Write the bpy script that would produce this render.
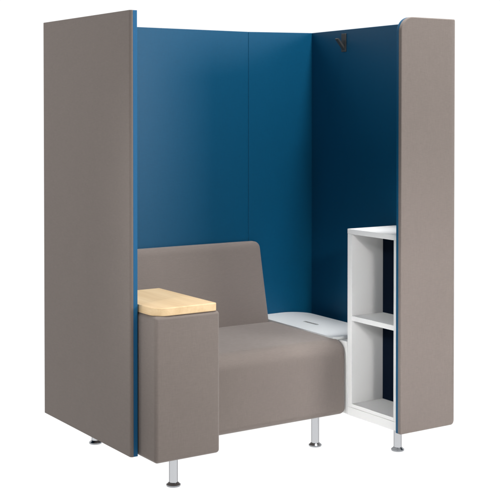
import bpy, bmesh, math
from mathutils import Vector

# ------------------------------------------------------------------ scene, camera, light
S = bpy.context.scene
for o in list(bpy.data.objects):
    bpy.data.objects.remove(o)

cam_data = bpy.data.cameras.new('camera')
cam = bpy.data.objects.new('camera', cam_data)
S.collection.objects.link(cam)
cam.location = (-2.0811, -3.9617, 1.4244)
cam.rotation_euler = (math.pi / 2 - 0.0191, 0, -0.5845)
cam_data.sensor_width = 36
cam_data.lens = 1184.64 / 500 * 36
cam_data.shift_y = -117.54 / 500
cam_data.clip_end = 200
S.camera = cam

S.view_settings.view_transform = 'Standard'
S.view_settings.look = 'None'
S.view_settings.exposure = 0
S.view_settings.gamma = 1

# studio surround: white behind and under the furniture, dimmer room behind the photographer
W = bpy.data.worlds.new('World')
S.world = W
W.use_nodes = True
nt = W.node_tree
nt.nodes.clear()
wo = nt.nodes.new('ShaderNodeOutputWorld')
bg = nt.nodes.new('ShaderNodeBackground')
tc = nt.nodes.new('ShaderNodeTexCoord')
dot = nt.nodes.new('ShaderNodeVectorMath'); dot.operation = 'DOT_PRODUCT'
dot.inputs[1].default_value = (0.552, 0.834, 0.0)
ramp = nt.nodes.new('ShaderNodeMapRange'); ramp.interpolation_type = 'SMOOTHSTEP'
ramp.inputs['From Min'].default_value = 0.1
ramp.inputs['From Max'].default_value = 0.6
ramp.inputs['To Min'].default_value = 0.08
ramp.inputs['To Max'].default_value = 1.03
sep = nt.nodes.new('ShaderNodeSeparateXYZ')
low = nt.nodes.new('ShaderNodeMapRange')
low.inputs['From Min'].default_value = 0.0
low.inputs['From Max'].default_value = -0.02
low.inputs['To Min'].default_value = 0.0
low.inputs['To Max'].default_value = 1.03
mx = nt.nodes.new('ShaderNodeMath'); mx.operation = 'MAXIMUM'
nt.links.new(tc.outputs['Generated'], dot.inputs[0])
nt.links.new(dot.outputs['Value'], ramp.inputs['Value'])
nt.links.new(tc.outputs['Generated'], sep.inputs[0])
nt.links.new(sep.outputs['Z'], low.inputs['Value'])
nt.links.new(ramp.outputs[0], mx.inputs[0])
nt.links.new(low.outputs[0], mx.inputs[1])
nt.links.new(mx.outputs[0], bg.inputs['Strength'])
bg.inputs['Color'].default_value = (1, 1, 1, 1)
nt.links.new(bg.outputs[0], wo.inputs[0])


def area(name, loc, target, size, power, color=(1, 1, 1), spread=180):
    d = bpy.data.lights.new(name, 'AREA')
    d.shape = 'RECTANGLE'; d.size, d.size_y = size
    d.energy = power; d.color = color; d.spread = math.radians(spread)
    o = bpy.data.objects.new(name, d)
    S.collection.objects.link(o)
    o.location = loc
    o.rotation_euler = (Vector(target) - Vector(loc)).to_track_quat('-Z', 'Y').to_euler()
    return o


area('key_softbox', (2.65, -4.6, 2.1), (0.55, 0.3, 0.7), (1.4, 1.2), 136, (1.0, 0.99, 0.98))
area('overhead_softbox', (1.46, -0.62, 4.3), (1.0, 0.2, 0.4), (0.7, 0.7), 156)
area('left_bookcase_fill', (-2.9, -1.3, 2.6), (1.08, -0.14, 0.42), (0.8, 0.8), 1.3, spread=13)  # added narrow beam, brightens the bookcase front and shelves
area('front_bookcase_fill', (-1.2, -5.6, 2.4), (1.20, -0.10, 0.42), (1.2, 1.2), 1.5, spread=8)  # added narrow beam from the front, brightens the bookcase inside
area('side_panel_fill', (-3.6, 2.0, 2.8), (0.0, 0.4, 1.2), (1.2, 1.2), 48)  # added lamp, lifts only the outer face of the left panel
area('front_softbox', (0.2, -5.2, 1.9), (0.8, 0.0, 0.6), (1.0, 1.0), 12)


# ------------------------------------------------------------------ materials
def new_mat(name):
    m = bpy.data.materials.new(name)
    m.use_nodes = True
    n = m.node_tree.nodes
    return m, n, m.node_tree.links, n['Principled BSDF']


def fabric(name, dark, light, sheen=0.3, bump=0.25, rough=0.95, spec=0.15):
    m, n, L, b = new_mat(name)
    t = n.new('ShaderNodeTexCoord')
    maps = []
    for sc in ((700, 700, 45), (45, 45, 700)):           # upright threads, cross threads
        mp = n.new('ShaderNodeMapping'); mp.inputs['Scale'].default_value = sc
        L.new(t.outputs['Object'], mp.inputs['Vector'])
        no = n.new('ShaderNodeTexNoise'); no.inputs['Scale'].default_value = 1.0
        no.inputs['Detail'].default_value = 2.0; no.inputs['Roughness'].default_value = 0.6
        L.new(mp.outputs[0], no.inputs['Vector'])
        maps.append(no)
    add = n.new('ShaderNodeMath'); add.operation = 'ADD'
    L.new(maps[0].outputs['Fac'], add.inputs[0]); L.new(maps[1].outputs['Fac'], add.inputs[1])
    big = n.new('ShaderNodeTexNoise'); big.inputs['Scale'].default_value = 9
    big.inputs['Detail'].default_value = 4
    L.new(t.outputs['Object'], big.inputs['Vector'])
    bs = n.new('ShaderNodeMath'); bs.operation = 'MULTIPLY_ADD'
    bs.inputs[1].default_value = 0.2
    L.new(big.outputs['Fac'], bs.inputs[0]); L.new(add.outputs[0], bs.inputs[2])
    mr = n.new('ShaderNodeMapRange')
    mr.inputs['From Min'].default_value = 0.78; mr.inputs['From Max'].default_value = 1.42
    L.new(bs.outputs[0], mr.inputs['Value'])
    mix = n.new('ShaderNodeMix'); mix.data_type = 'RGBA'
    mix.inputs['A'].default_value = (*dark, 1); mix.inputs['B'].default_value = (*light, 1)
    L.new(mr.outputs[0], mix.inputs['Factor'])
    L.new(mix.outputs['Result'], b.inputs['Base Color'])
    bp = n.new('ShaderNodeBump'); bp.inputs['Strength'].default_value = bump
    bp.inputs['Distance'].default_value = 0.0012
    L.new(add.outputs[0], bp.inputs['Height']); L.new(bp.outputs[0], b.inputs['Normal'])
    b.inputs['Roughness'].default_value = rough
    b.inputs['Specular IOR Level'].default_value = spec
    b.inputs['Sheen Weight'].default_value = sheen
    b.inputs['Sheen Roughness'].default_value = 0.4
    return m


def plain(name, col, rough=0.5, metal=0.0, spec=0.5, noise=0.03):
    m, n, L, b = new_mat(name)
    t = n.new('ShaderNodeTexCoord')
    no = n.new('ShaderNodeTexNoise'); no.inputs['Scale'].default_value = 40
    no.inputs['Detail'].default_value = 3
    L.new(t.outputs['Object'], no.inputs['Vector'])
    mr = n.new('ShaderNodeMapRange')
    mr.inputs['To Min'].default_value = max(0, rough - noise); mr.inputs['To Max'].default_value = rough + noise
    L.new(no.outputs['Fac'], mr.inputs['Value']); L.new(mr.outputs[0], b.inputs['Roughness'])
    b.inputs['Base Color'].default_value = (*col, 1)
    b.inputs['Metallic'].default_value = metal
    b.inputs['Specular IOR Level'].default_value = spec
    return m


def wood(name):
    m, n, L, b = new_mat(name)
    t = n.new('ShaderNodeTexCoord')
    mp = n.new('ShaderNodeMapping'); mp.inputs['Scale'].default_value = (34, 2.2, 34)
    mp.inputs['Rotation'].default_value = (0, 0, 0.03)
    L.new(t.outputs['Object'], mp.inputs['Vector'])
    a = n.new('ShaderNodeTexNoise'); a.inputs['Scale'].default_value = 1.0
    a.inputs['Detail'].default_value = 5; a.inputs['Distortion'].default_value = 0.6
    L.new(mp.outputs[0], a.inputs['Vector'])
    mp2 = n.new('ShaderNodeMapping'); mp2.inputs['Scale'].default_value = (230, 9, 230)
    L.new(t.outputs['Object'], mp2.inputs['Vector'])
    f = n.new('ShaderNodeTexNoise'); f.inputs['Scale'].default_value = 1.0; f.inputs['Detail'].default_value = 2
    L.new(mp2.outputs[0], f.inputs['Vector'])
    ad = n.new('ShaderNodeMath'); ad.operation = 'MULTIPLY_ADD'; ad.inputs[1].default_value = 0.35
    L.new(f.outputs['Fac'], ad.inputs[0]); L.new(a.outputs['Fac'], ad.inputs[2])
    cr = n.new('ShaderNodeValToRGB')
    e = cr.color_ramp.elements
    e[0].position = 0.42; e[0].color = (0.70, 0.485, 0.26, 1)
    e[1].position = 0.86; e[1].color = (0.82, 0.61, 0.36, 1)
    L.new(ad.outputs[0], cr.inputs[0]); L.new(cr.outputs[0], b.inputs['Base Color'])
    b.inputs['Roughness'].default_value = 0.42
    b.inputs['Specular IOR Level'].default_value = 0.35
    return m


GREY = fabric('taupe_fabric', (0.190, 0.161, 0.145), (0.225, 0.191, 0.173), 0.20, 0.22)
BLUE = fabric('blue_fabric', (0.0003, 0.070, 0.152), (0.0006, 0.081, 0.175), 0.0, 0.20, 0.46, 0.28)
WHITE = plain('white_laminate', (0.81, 0.81, 0.80), 0.55, 0.0, 0.25)
LIDW = plain('white_lid', (0.68, 0.70, 0.70), 0.40)
CHROME = plain('polished_chrome', (0.58, 0.59, 0.61), 0.22, 1.0)
cb = CHROME.node_tree.nodes['Principled BSDF']
cb.inputs['Specular Tint'].default_value = (0.0, 0.0, 0.0, 1)      # black edge tint, stands for dark reflections along the legs
EDGE = fabric('blue_edge_fabric', (0.003, 0.100, 0.235), (0.005, 0.115, 0.268), 0.0, 0.20, 0.6, 0.3)
CHROMED = plain('foot_chrome', (0.33, 0.34, 0.36), 0.22, 1.0)
GAP_SHADE = plain('navy_gap_shade', (0.0000, 0.0040, 0.0130), 0.8, 0.0, 0.1)  # near-black colour standing for shade behind the shelves
SLOT_SHADE = plain('slot_shade_grey', (0.22, 0.22, 0.215), 0.6)  # grey standing for the shade inside the lid slot
HOOK = plain('dark_metal', (0.06, 0.061, 0.06), 0.45, 0.2)
WOOD = wood('pale_maple')

ftm, fn, fL, fb = new_mat('shadowless_white')  # made-up translucent surface lit from below, leaves the floor without shadows
fn.remove(fb)
tr = fn.new('ShaderNodeBsdfTranslucent'); tr.inputs['Color'].default_value = (1, 1, 1, 1)
fL.new(tr.outputs[0], fn['Material Output'].inputs['Surface'])


# ------------------------------------------------------------------ helpers
def thing(name, label, cat, loc):
    o = bpy.data.objects.new(name, None)
    S.collection.objects.link(o)
    o.location = loc
    o.empty_display_size = 0.1
    o['label'] = label; o['category'] = cat
    return o


def origin(o):
    v = Vector(o.location)
    p = o.parent
    while p:
        v += Vector(p.location); p = p.parent
    return v


def part(name, bm, mat, parent, label=None, smooth=True, loc=None):
    """bm is in world coordinates; becomes one mesh object under parent."""
    po = origin(parent) if parent else Vector()
    if loc is None:
        loc = sum((v.co for v in bm.verts), Vector()) / len(bm.verts)
    loc = Vector(loc)
    bmesh.ops.translate(bm, verts=bm.verts, vec=-loc)
    bmesh.ops.recalc_face_normals(bm, faces=bm.faces)
    me = bpy.data.meshes.new(name)
    for e in bm.edges:
        if len(e.link_faces) == 2 and e.calc_face_angle(0) > math.radians(38):
            e.smooth = False
    bm.to_mesh(me); bm.free()
    for p in me.polygons:
        p.use_smooth = smooth
    me.materials.append(mat)
    o = bpy.data.objects.new(name, me)
    S.collection.objects.link(o)
    o.parent = parent
    o.location = loc - po
    if smooth:
        md = o.modifiers.new('weighted', 'WEIGHTED_NORMAL'); md.keep_sharp = True
    if label:
        o['label'] = label
    return o


def rounded(pts, radii, n=8):
    """polygon with a fillet of its own radius on each corner"""
    out = []
    N = len(pts)
    for i in range(N):
        p = Vector(pts[i]); a = Vector(pts[i - 1]); c = Vector(pts[(i + 1) % N])
        r = radii[i] if isinstance(radii, (list, tuple)) else radii
        if r <= 0:
            out.append(p); continue
        u = (a - p).normalized(); w = (c - p).normalized()
        ang = u.angle(w)
        d = r / math.tan(ang / 2)
        bis = (u + w).normalized()
        cen = p + bis * (r / math.sin(ang / 2))
        s = p + u * d - cen; e = p + w * d - cen
        tot = s.angle_signed(e)
        k = n
        for j in range(k + 1):
            th = -tot * j / k
            out.append(cen + Vector((s.x * math.cos(th) - s.y * math.sin(th), s.x * math.sin(th) + s.y * math.cos(th))))
    return out


def prism(poly, axis, lo, hi, bevel=0.0, seg=4, holes=(), caps_at='both'):
    """extrude a 2-D polygon along an axis; cap rims get a bevel. axis x: poly=(y,z); y: (x,z); z: (x,y)"""
    def P(p, h):
        return {'x': (h, p[0], p[1]), 'y': (p[0], h, p[1]), 'z': (p[0], p[1], h)}[axis]
    bm = bmesh.new()
    if not holes:
        f = bm.faces.new([bm.verts.new(P(p, lo)) for p in poly])
        caps = [f]
    else:
        for lp in (poly, *holes):
            vs = [bm.verts.new(P(p, lo)) for p in lp]
            for i in range(len(vs)):
                bm.edges.new((vs[i], vs[(i + 1) % len(vs)]))
        caps = [g for g in bmesh.ops.triangle_fill(bm, edges=bm.edges[:], use_beauty=True)['geom'] if isinstance(g, bmesh.types.BMFace)]
    rim = [e for e in bm.edges if e.is_boundary]
    r = bmesh.ops.extrude_face_region(bm, geom=caps, use_keep_orig=True)
    top = [g for g in r['geom'] if isinstance(g, bmesh.types.BMVert)]
    d = {'x': (hi - lo, 0, 0), 'y': (0, hi - lo, 0), 'z': (0, 0, hi - lo)}[axis]
    bmesh.ops.translate(bm, verts=top, vec=d)
    bmesh.ops.recalc_face_normals(bm, faces=bm.faces)
    if bevel > 0:
        k = 'xyz'.index(axis)
        es = []
        for e in bm.edges:
            if abs(e.verts[0].co[k] - e.verts[1].co[k]) > 1e-6 or len(e.link_faces) != 2:
                continue
            h = e.verts[0].co[k]
            if caps_at == 'lo' and abs(h - lo) > 1e-6:
                continue
            n0, n1 = (abs(f.normal[k]) for f in e.link_faces)
            if (n0 > 0.99) != (n1 > 0.99):
                es.append(e)
        bmesh.ops.bevel(bm, geom=es, offset=bevel, segments=seg, profile=0.5, affect='EDGES', clamp_overlap=True)
    return bm


def box(x0, x1, y0, y1, z0, z1, bevel=0.002, seg=3):
    bm = bmesh.new()
    v = bmesh.ops.create_cube(bm, size=1)['verts']
    for q in v:
        q.co = Vector(((x0 + x1) / 2 + q.co.x * (x1 - x0), (y0 + y1) / 2 + q.co.y * (y1 - y0), (z0 + z1) / 2 + q.co.z * (z1 - z0)))
    if bevel:
        bmesh.ops.bevel(bm, geom=bm.edges[:], offset=bevel, segments=seg, profile=0.5, affect='EDGES', clamp_overlap=True)
    return bm


def soft_box(x0, x1, y0, y1, z0, z1, r, bulge=(0, 0, 0), n=10, k=6, shape=None):
    """upholstered block: edges rounded by r, each face swelling a little; shape(v) may deform it afterwards"""
    lo, hi = Vector((x0, y0, z0)), Vector((x1, y1, z1))
    ax = []
    for a in range(3):
        l, h = lo[a], hi[a]
        ed = [r * (1 - math.tan(math.pi / 4 * (1 - i / k))) for i in range(k + 1)]
        ed = [l + e for e in ed]
        ax.append(ed + [l + r + (h - l - 2 * r) * i / n for i in range(1, n)] + [l + h - e for e in reversed(ed)])
    M = len(ax[0]) - 1
    bm = bmesh.new()
    vs = {}

    def V(i, j, q):
        key = (i, j, q)
        if key not in vs:
            p = Vector((ax[0][i], ax[1][j], ax[2][q]))
            c = Vector([min(max(p[a], lo[a] + r), hi[a] - r) for a in range(3)])
            d = p - c
            out = c + d.normalized() * r
            u = [max(-1, min(1, 2 * (p[a] - lo[a]) / (hi[a] - lo[a]) - 1)) for a in range(3)]
            w = [(1 - u[a] ** 2) for a in range(3)]
            dn = d.normalized()
            for a in range(3):
                b_, c_ = (a + 1) % 3, (a + 2) % 3
                out[a] += dn[a] * bulge[a] * w[b_] ** 0.5 * w[c_] ** 0.5
            vs[key] = bm.verts.new(shape(out) if shape else out)
        return vs[key]
    for i in range(M):
        for j in range(M):
            for e in (0, M):
                bm.faces.new((V(i, j, e), V(i + 1, j, e), V(i + 1, j + 1, e), V(i, j + 1, e)))
                bm.faces.new((V(i, e, j), V(i + 1, e, j), V(i + 1, e, j + 1), V(i, e, j + 1)))
                bm.faces.new((V(e, i, j), V(e, i + 1, j), V(e, i + 1, j + 1), V(e, i, j + 1)))
    return bm


def lathe(prof, x, y, n=40):
    bm = bmesh.new()
    rings = []
    for r, z in prof:
        rings.append([bm.verts.new((x + r * math.cos(2 * math.pi * i / n), y + r * math.sin(2 * math.pi * i / n), z)) for i in range(n)])
    for a, b in zip(rings, rings[1:]):
        for i in range(n):
            bm.faces.new((a[i], a[(i + 1) % n], b[(i + 1) % n], b[i]))
    bm.faces.new(rings[0]); bm.faces.new(rings[-1])
    return bm


Z0, ZB, ZT = -0.012, 0.110, 1.800        # floor, underside of the furniture, top of the screens


def add_leg(parent, x, y, ztop=ZB + 0.006):
    leg = part('leg', lathe([(0.0165, ztop), (0.0165, 0.006), (0.0155, 0.003)], x, y), CHROME, parent, smooth=True)
    foot = lathe([(0.0150, 0.0042), (0.0180, 0.0036), (0.0255, -0.0030), (0.0275, -0.0042), (0.0275, -0.0090), (0.0262, -0.0105), (0.0215, Z0), (0.001, Z0)], x, y)
    part('foot', foot, CHROMED, leg)
    return leg


# ------------------------------------------------------------------ the setting
bm = bmesh.new()
bmesh.ops.create_grid(bm, x_segments=1, y_segments=1, size=60)
for v in bm.verts:
    v.co.z = Z0
fl = part('floor', bm, ftm, None, smooth=False, loc=(0, 0, Z0))
fl['kind'] = 'structure'

# ------------------------------------------------------------------ privacy screen
scr = thing('privacy_screen', 'tall taupe fabric privacy screen with blue lining wrapping around the seat', 'privacy screen', (0.70, 0.40, Z0))


def slab_plan(p0, p1, n, t0, t1, z0, z1, bevel, top=None):
    """upright slab along plan line p0->p1, between offsets t0..t1 along plan normal n; top = z at p0, p1"""
    p0, p1, n = Vector(p0), Vector(p1), Vector(n)
    bm = bmesh.new()
    za, zb = top if top else (z1, z1)
    q = []
    for z, w in ((z0, 0), (None, 1)):
        for p, zt in ((p0, za), (p1, zb)):
            for t in (t0, t1):
                c = p + n * t
                q.append(bm.verts.new((c.x, c.y, z if z is not None else zt)))
    for f in ((0, 1, 3, 2), (4, 5, 7, 6), (0, 1, 5, 4), (2, 3, 7, 6), (0, 2, 6, 4), (1, 3, 7, 5)):
        bm.faces.new([q[i] for i in f])
    bmesh.ops.recalc_face_normals(bm, faces=bm.faces)
    bmesh.ops.bevel(bm, geom=bm.edges[:], offset=bevel, segments=4, profile=0.5, affect='EDGES', clamp_overlap=True)
    return bm


# left panel: outer taupe, inner blue
lp = rounded([(0, 0), (0.0125, 0), (0.0125, 0.8017), (0, 0.8017)], [0.0105, 0.0012, 0.0012, 0.004], 8)
pn = part('side_panel', prism(lp, 'z', ZB, ZT, 0.0022, 3), GREY, scr)
lp = rounded([(0.0126, 0.0062), (0.0312, 0.0062), (0.0312, 0.770), (0.0126, 0.770)], [0.0004, 0.0004, 0.001, 0.001], 3)
part('lining', prism(lp, 'z', ZB + 0.0005, ZT - 0.0005, 0.0012, 2), BLUE, pn)
lp = rounded([(0.0126, 0.0004), (0.0312, 0.0004), (0.0312, 0.0060), (0.0126, 0.0060)], [0.0008, 0.003, 0.0004, 0.0004], 6)
part('edge_band', prism(lp, 'z', ZB + 0.0005, ZT - 0.0005, 0.0012, 2), EDGE, pn)
# back panels, a seam between them
YB = 0.748
XC = 1.403
for xa, xb_, tops in ((0.032, 1.0262, (ZT - 0.0045, ZT - 0.0045)), (1.0271, XC, (ZT - 0.0045, ZT + 0.003))):
    pn = part('back_panel', slab_plan((xa, YB), (xb_, YB), (0, 1), 0.0165, 0.032, ZB, ZT, 0.004, tops), GREY, scr)
    part('lining', slab_plan((xa, YB), (xb_, YB), (0, 1), 0, 0.0160, ZB, ZT, 0.002, tops), BLUE, pn)
# right panel, slightly splayed in plan
a, b_ = Vector((XC, YB + 0.030)), Vector((1.326, -0.288))
d = (b_ - a).normalized(); nrm = Vector((-d.y, d.x))       # points outwards (+x)
if nrm.x < 0: nrm = -nrm
pn = part('side_panel', slab_plan(a, b_, nrm, 0.0165, 0.031, ZB, ZT, 0.004, (ZT + 0.003, ZT + 0.001)), GREY, scr)
part('lining', slab_plan(a, b_, nrm, 0, 0.0160, ZB, ZT, 0.002, (ZT + 0.003, ZT + 0.001)), BLUE, pn)
# front wing
X0, X1 = 1.0565, 1.355
wing = rounded([(X0, ZB), (X1, ZB), (X1, ZT), (X0, ZT)], [0.004, 0.022, 0.008, 0.062], 14)
wb = prism(wing, 'y', -0.3227, -0.3065, 0.0150, 8, caps_at='lo')
RW = 0.030                                               # the fabric rolls back towards the right-hand edge
for i in range(9):
    bmesh.ops.bisect_plane(wb, geom=wb.verts[:] + wb.edges[:] + wb.faces[:], plane_co=(X1 - RW + RW * math.sin(i * math.pi / 18), 0, 0), plane_no=(1, 0, 0))
for v in wb.verts:
    t = (v.co.x - (X1 - RW)) / RW
    if t > 0:
        k = 0.62 * (1 - math.sqrt(max(0, 1 - t * t)))
        v.co.y = -0.3065 - (-0.3065 - v.co.y) * (1 - k)
pn = part('front_panel', wb, GREY, scr)
wl = rounded([(X0, ZB), (X1, ZB), (X1, ZT), (X0, ZT)], [0.004, 0.022, 0.008, 0.062], 14)
part('lining', prism(wl, 'y', -0.3062, -0.2915, 0.002, 3), BLUE, pn)
# coat hook on the right panel
hy = 0.462
hx = a.x + (hy - a.y) / (b_.y - a.y) * (b_.x - a.x)
hk = part('coat_hook', box(hx - 0.006, hx - 0.0005, hy - 0.017, hy + 0.017, 1.698, 1.784, 0.0015), HOOK, scr)
pr = rounded([(hx - 0.005, 1.706), (hx - 0.005, 1.722), (hx - 0.040, 1.760), (hx - 0.052, 1.760)], [0.001, 0.004, 0.003, 0.003], 5)
part('prong', prism(pr, 'y', hy - 0.010, hy + 0.010, 0.0015, 2), HOOK, hk)
add_leg(scr, 0.164, 0.637)
add_leg(scr, 1.25, 0.66)

# ------------------------------------------------------------------ lounge chair
ch = thing('lounge_chair', 'taupe upholstered lounge seat with a pale wooden armrest on chrome legs', 'lounge chair', (0.55, 0.30, Z0))
YS = 0.052


def loft_x(prof, x0, x1, r, crown=0.0, n=24, k=7):
    """sweep a closed (y,z) profile along x with both ends rounded by r; the top rises by crown in the middle"""
    P = []
    for i, p in enumerate(prof):                         # split the long straight runs
        q = prof[(i + 1) % len(prof)]
        m = max(1, int((q - p).length / 0.03))
        P += [p.lerp(q, j / m) for j in range(m)]
    N = len(P)
    area2 = sum(P[i].x * P[(i + 1) % N].y - P[(i + 1) % N].x * P[i].y for i in range(N))
    sg = 1 if area2 > 0 else -1
    nrm = []
    for i in range(N):
        t = (P[(i + 1) % N] - P[i]).normalized() + (P[i] - P[i - 1]).normalized()
        t.normalize()
        nrm.append(Vector((t.y, -t.x)) * sg)
    st = []
    for i in range(k + 1):
        th = math.pi / 2 * (1 - i / k)
        st.append((x0 + r - r * math.sin(th), r * (1 - math.cos(th))))
    st += [(x0 + r + (x1 - x0 - 2 * r) * i / n, 0) for i in range(1, n)]
    for i in range(k + 1):
        th = math.pi / 2 * i / k
        st.append((x1 - r + r * math.sin(th), r * (1 - math.cos(th))))
    ys = [p.x for p in P]; zs = [p.y for p in P]
    y_lo, y_hi, z_lo, z_hi = min(ys), max(ys), min(zs), max(zs)
    bm = bmesh.new()
    rings = []
    for x, ins in st:
        u = 2 * (x - x0) / (x1 - x0) - 1
        ring = []
        for p, nn in zip(P, nrm):
            q = p - nn * ins
            v = 2 * (p.x - y_lo) / (y_hi - y_lo) - 1
            wz = max(0, (p.y - z_lo) / (z_hi - z_lo) - 0.5) * 2
            up = crown * (1 - u * u) * max(0, 1 - v * v) ** 0.7 * wz
            out = crown * 0.5 * (1 - u * u) * (1 - (2 * (p.y - z_lo) / (z_hi - z_lo) - 1) ** 2) * (1 if p.x < y_lo + 0.01 else 0)
            ring.append(bm.verts.new((x, q.x - out, q.y + up)))
        rings.append(ring)
    for a, b in zip(rings, rings[1:]):
        for i in range(N):
            bm.faces.new((a[i], a[(i + 1) % N], b[(i + 1) % N], b[i]))
    bm.faces.new(rings[0]); bm.faces.new(rings[-1])
    return bm


seat = rounded([(YS, ZB), (YS + 0.004, 0.431), (0.62, 0.433), (0.62, ZB)], [0.029, 0.060, 0.029, 0.029], 12)
part('seat', loft_x(seat, 0.3185, 1.0775, 0.027, 0.006), GREY, ch)
part('corner_cushion', soft_box(0.036, 0.316, 0.350, 0.62, ZB, 0.428, 0.018), GREY, ch)


def back_shape(v):
    # leaning front, upright back, thinner towards the top
    t = (v.z - 0.395) / (0.806 - 0.395)
    front = 0.601 + 0.103 * t
    k = (v.y - 0.60) / 0.14
    return Vector((v.x, front + (0.746 - front) * k, v.z))


part('backrest', soft_box(0.036, 1.062, 0.60, 0.74, 0.395, 0.799, 0.030, (0.0, 0.005, 0.002), 16, 7, back_shape), GREY, ch)
arm = part('armrest', soft_box(0.0355, 0.3180, -0.1290, 0.342, ZB - 0.001, 0.6565, 0.014, (0.0, 0.0015, 0.0), 10, 5), GREY, ch)
wt = rounded([(0.038, -0.1265), (0.3055, -0.1265), (0.3055, 0.326), (0.038, 0.326)], [0.055, 0.010, 0.006, 0.006], 12)
part('wooden_top', prism(wt, 'z', 0.6567, 0.6870, 0.003, 3), WOOD, arm)
add_leg(ch, 0.157, -0.049)
add_leg(ch, 0.930, 0.085)
add_leg(ch, 0.930, 0.600)

# ------------------------------------------------------------------ bookcase
bc = thing('bookcase', 'narrow white open bookcase with two compartments standing in front of the screen', 'bookcase', (1.18, -0.11, Z0))
BX0, BX1, BY0, BY1 = 1.078, 1.252, -0.275, 0.052
part('side_panel', box(BX0, BX1, BY1 - 0.029, BY1, 0.146, 0.8905, 0.0012), WHITE, bc)
part('side_panel', box(BX0, BX1, BY0, BY0 + 0.023, 0.146, 0.8905, 0.0012), WHITE, bc)
part('top', prism([(BX0, BY0), (1.3245, BY0), (1.3475, BY1), (BX0, BY1)], 'z', 0.8907, 0.913, 0.0015, 2), WHITE, bc)
part('shelf', box(BX0 + 0.001, BX1, BY0 + 0.0232, BY1 - 0.0292, 0.5195, 0.5405, 0.0012), WHITE, bc)
part('shelf', box(BX0 + 0.0005, BX1, BY0 + 0.0232, BY1 - 0.0292, 0.1462, 0.1620, 0.0012), WHITE, bc)
part('back_panel', box(BX1 + 0.0004, BX1 + 0.006, BY0 + 0.002, BY1 - 0.002, 0.147, 0.890, 0.0008), GAP_SHADE, bc, label='near-black navy sheet added as shade in the open back')  # added sheet, shade of the bookcase's open back put into its colour
part('plinth', box(BX0, BX1, BY0, BY1, ZB, 0.1455, 0.0012), WHITE, bc)
add_leg(bc, 1.180, -0.161)

# ------------------------------------------------------------------ storage box beside the seat
sb = thing('storage_box', 'low white storage box with a slotted rounded lid between seat and bookcase', 'storage box', (1.18, 0.40, Z0))
part('body', box(1.0790, 1.248, 0.056, 0.742, ZB, 0.4245, 0.003), WHITE, sb)
lid = rounded([(1.0420, 0.104), (1.308, 0.104), (1.328, 0.745), (1.0630, 0.745)], [0.016, 0.02, 0.11, 0.02], 14)
sl = rounded([(1.160, 0.385), (1.178, 0.385), (1.178, 0.495), (1.160, 0.495)], 0.0088, 8)
lo_ = part('lid', prism(lid, 'z', 0.4265, 0.4385, 0.0015, 2, holes=(sl,)), LIDW, sb)
slot_shade = rounded([(1.1605, 0.3855), (1.1775, 0.3855), (1.1775, 0.4945), (1.1605, 0.4945)], 0.0083, 8)
part('slot_shade', prism(slot_shade, 'z', 0.4266, 0.4350, 0.0008, 2), SLOT_SHADE, lo_)  # added strip filling the lid slot, its grey stands for shade
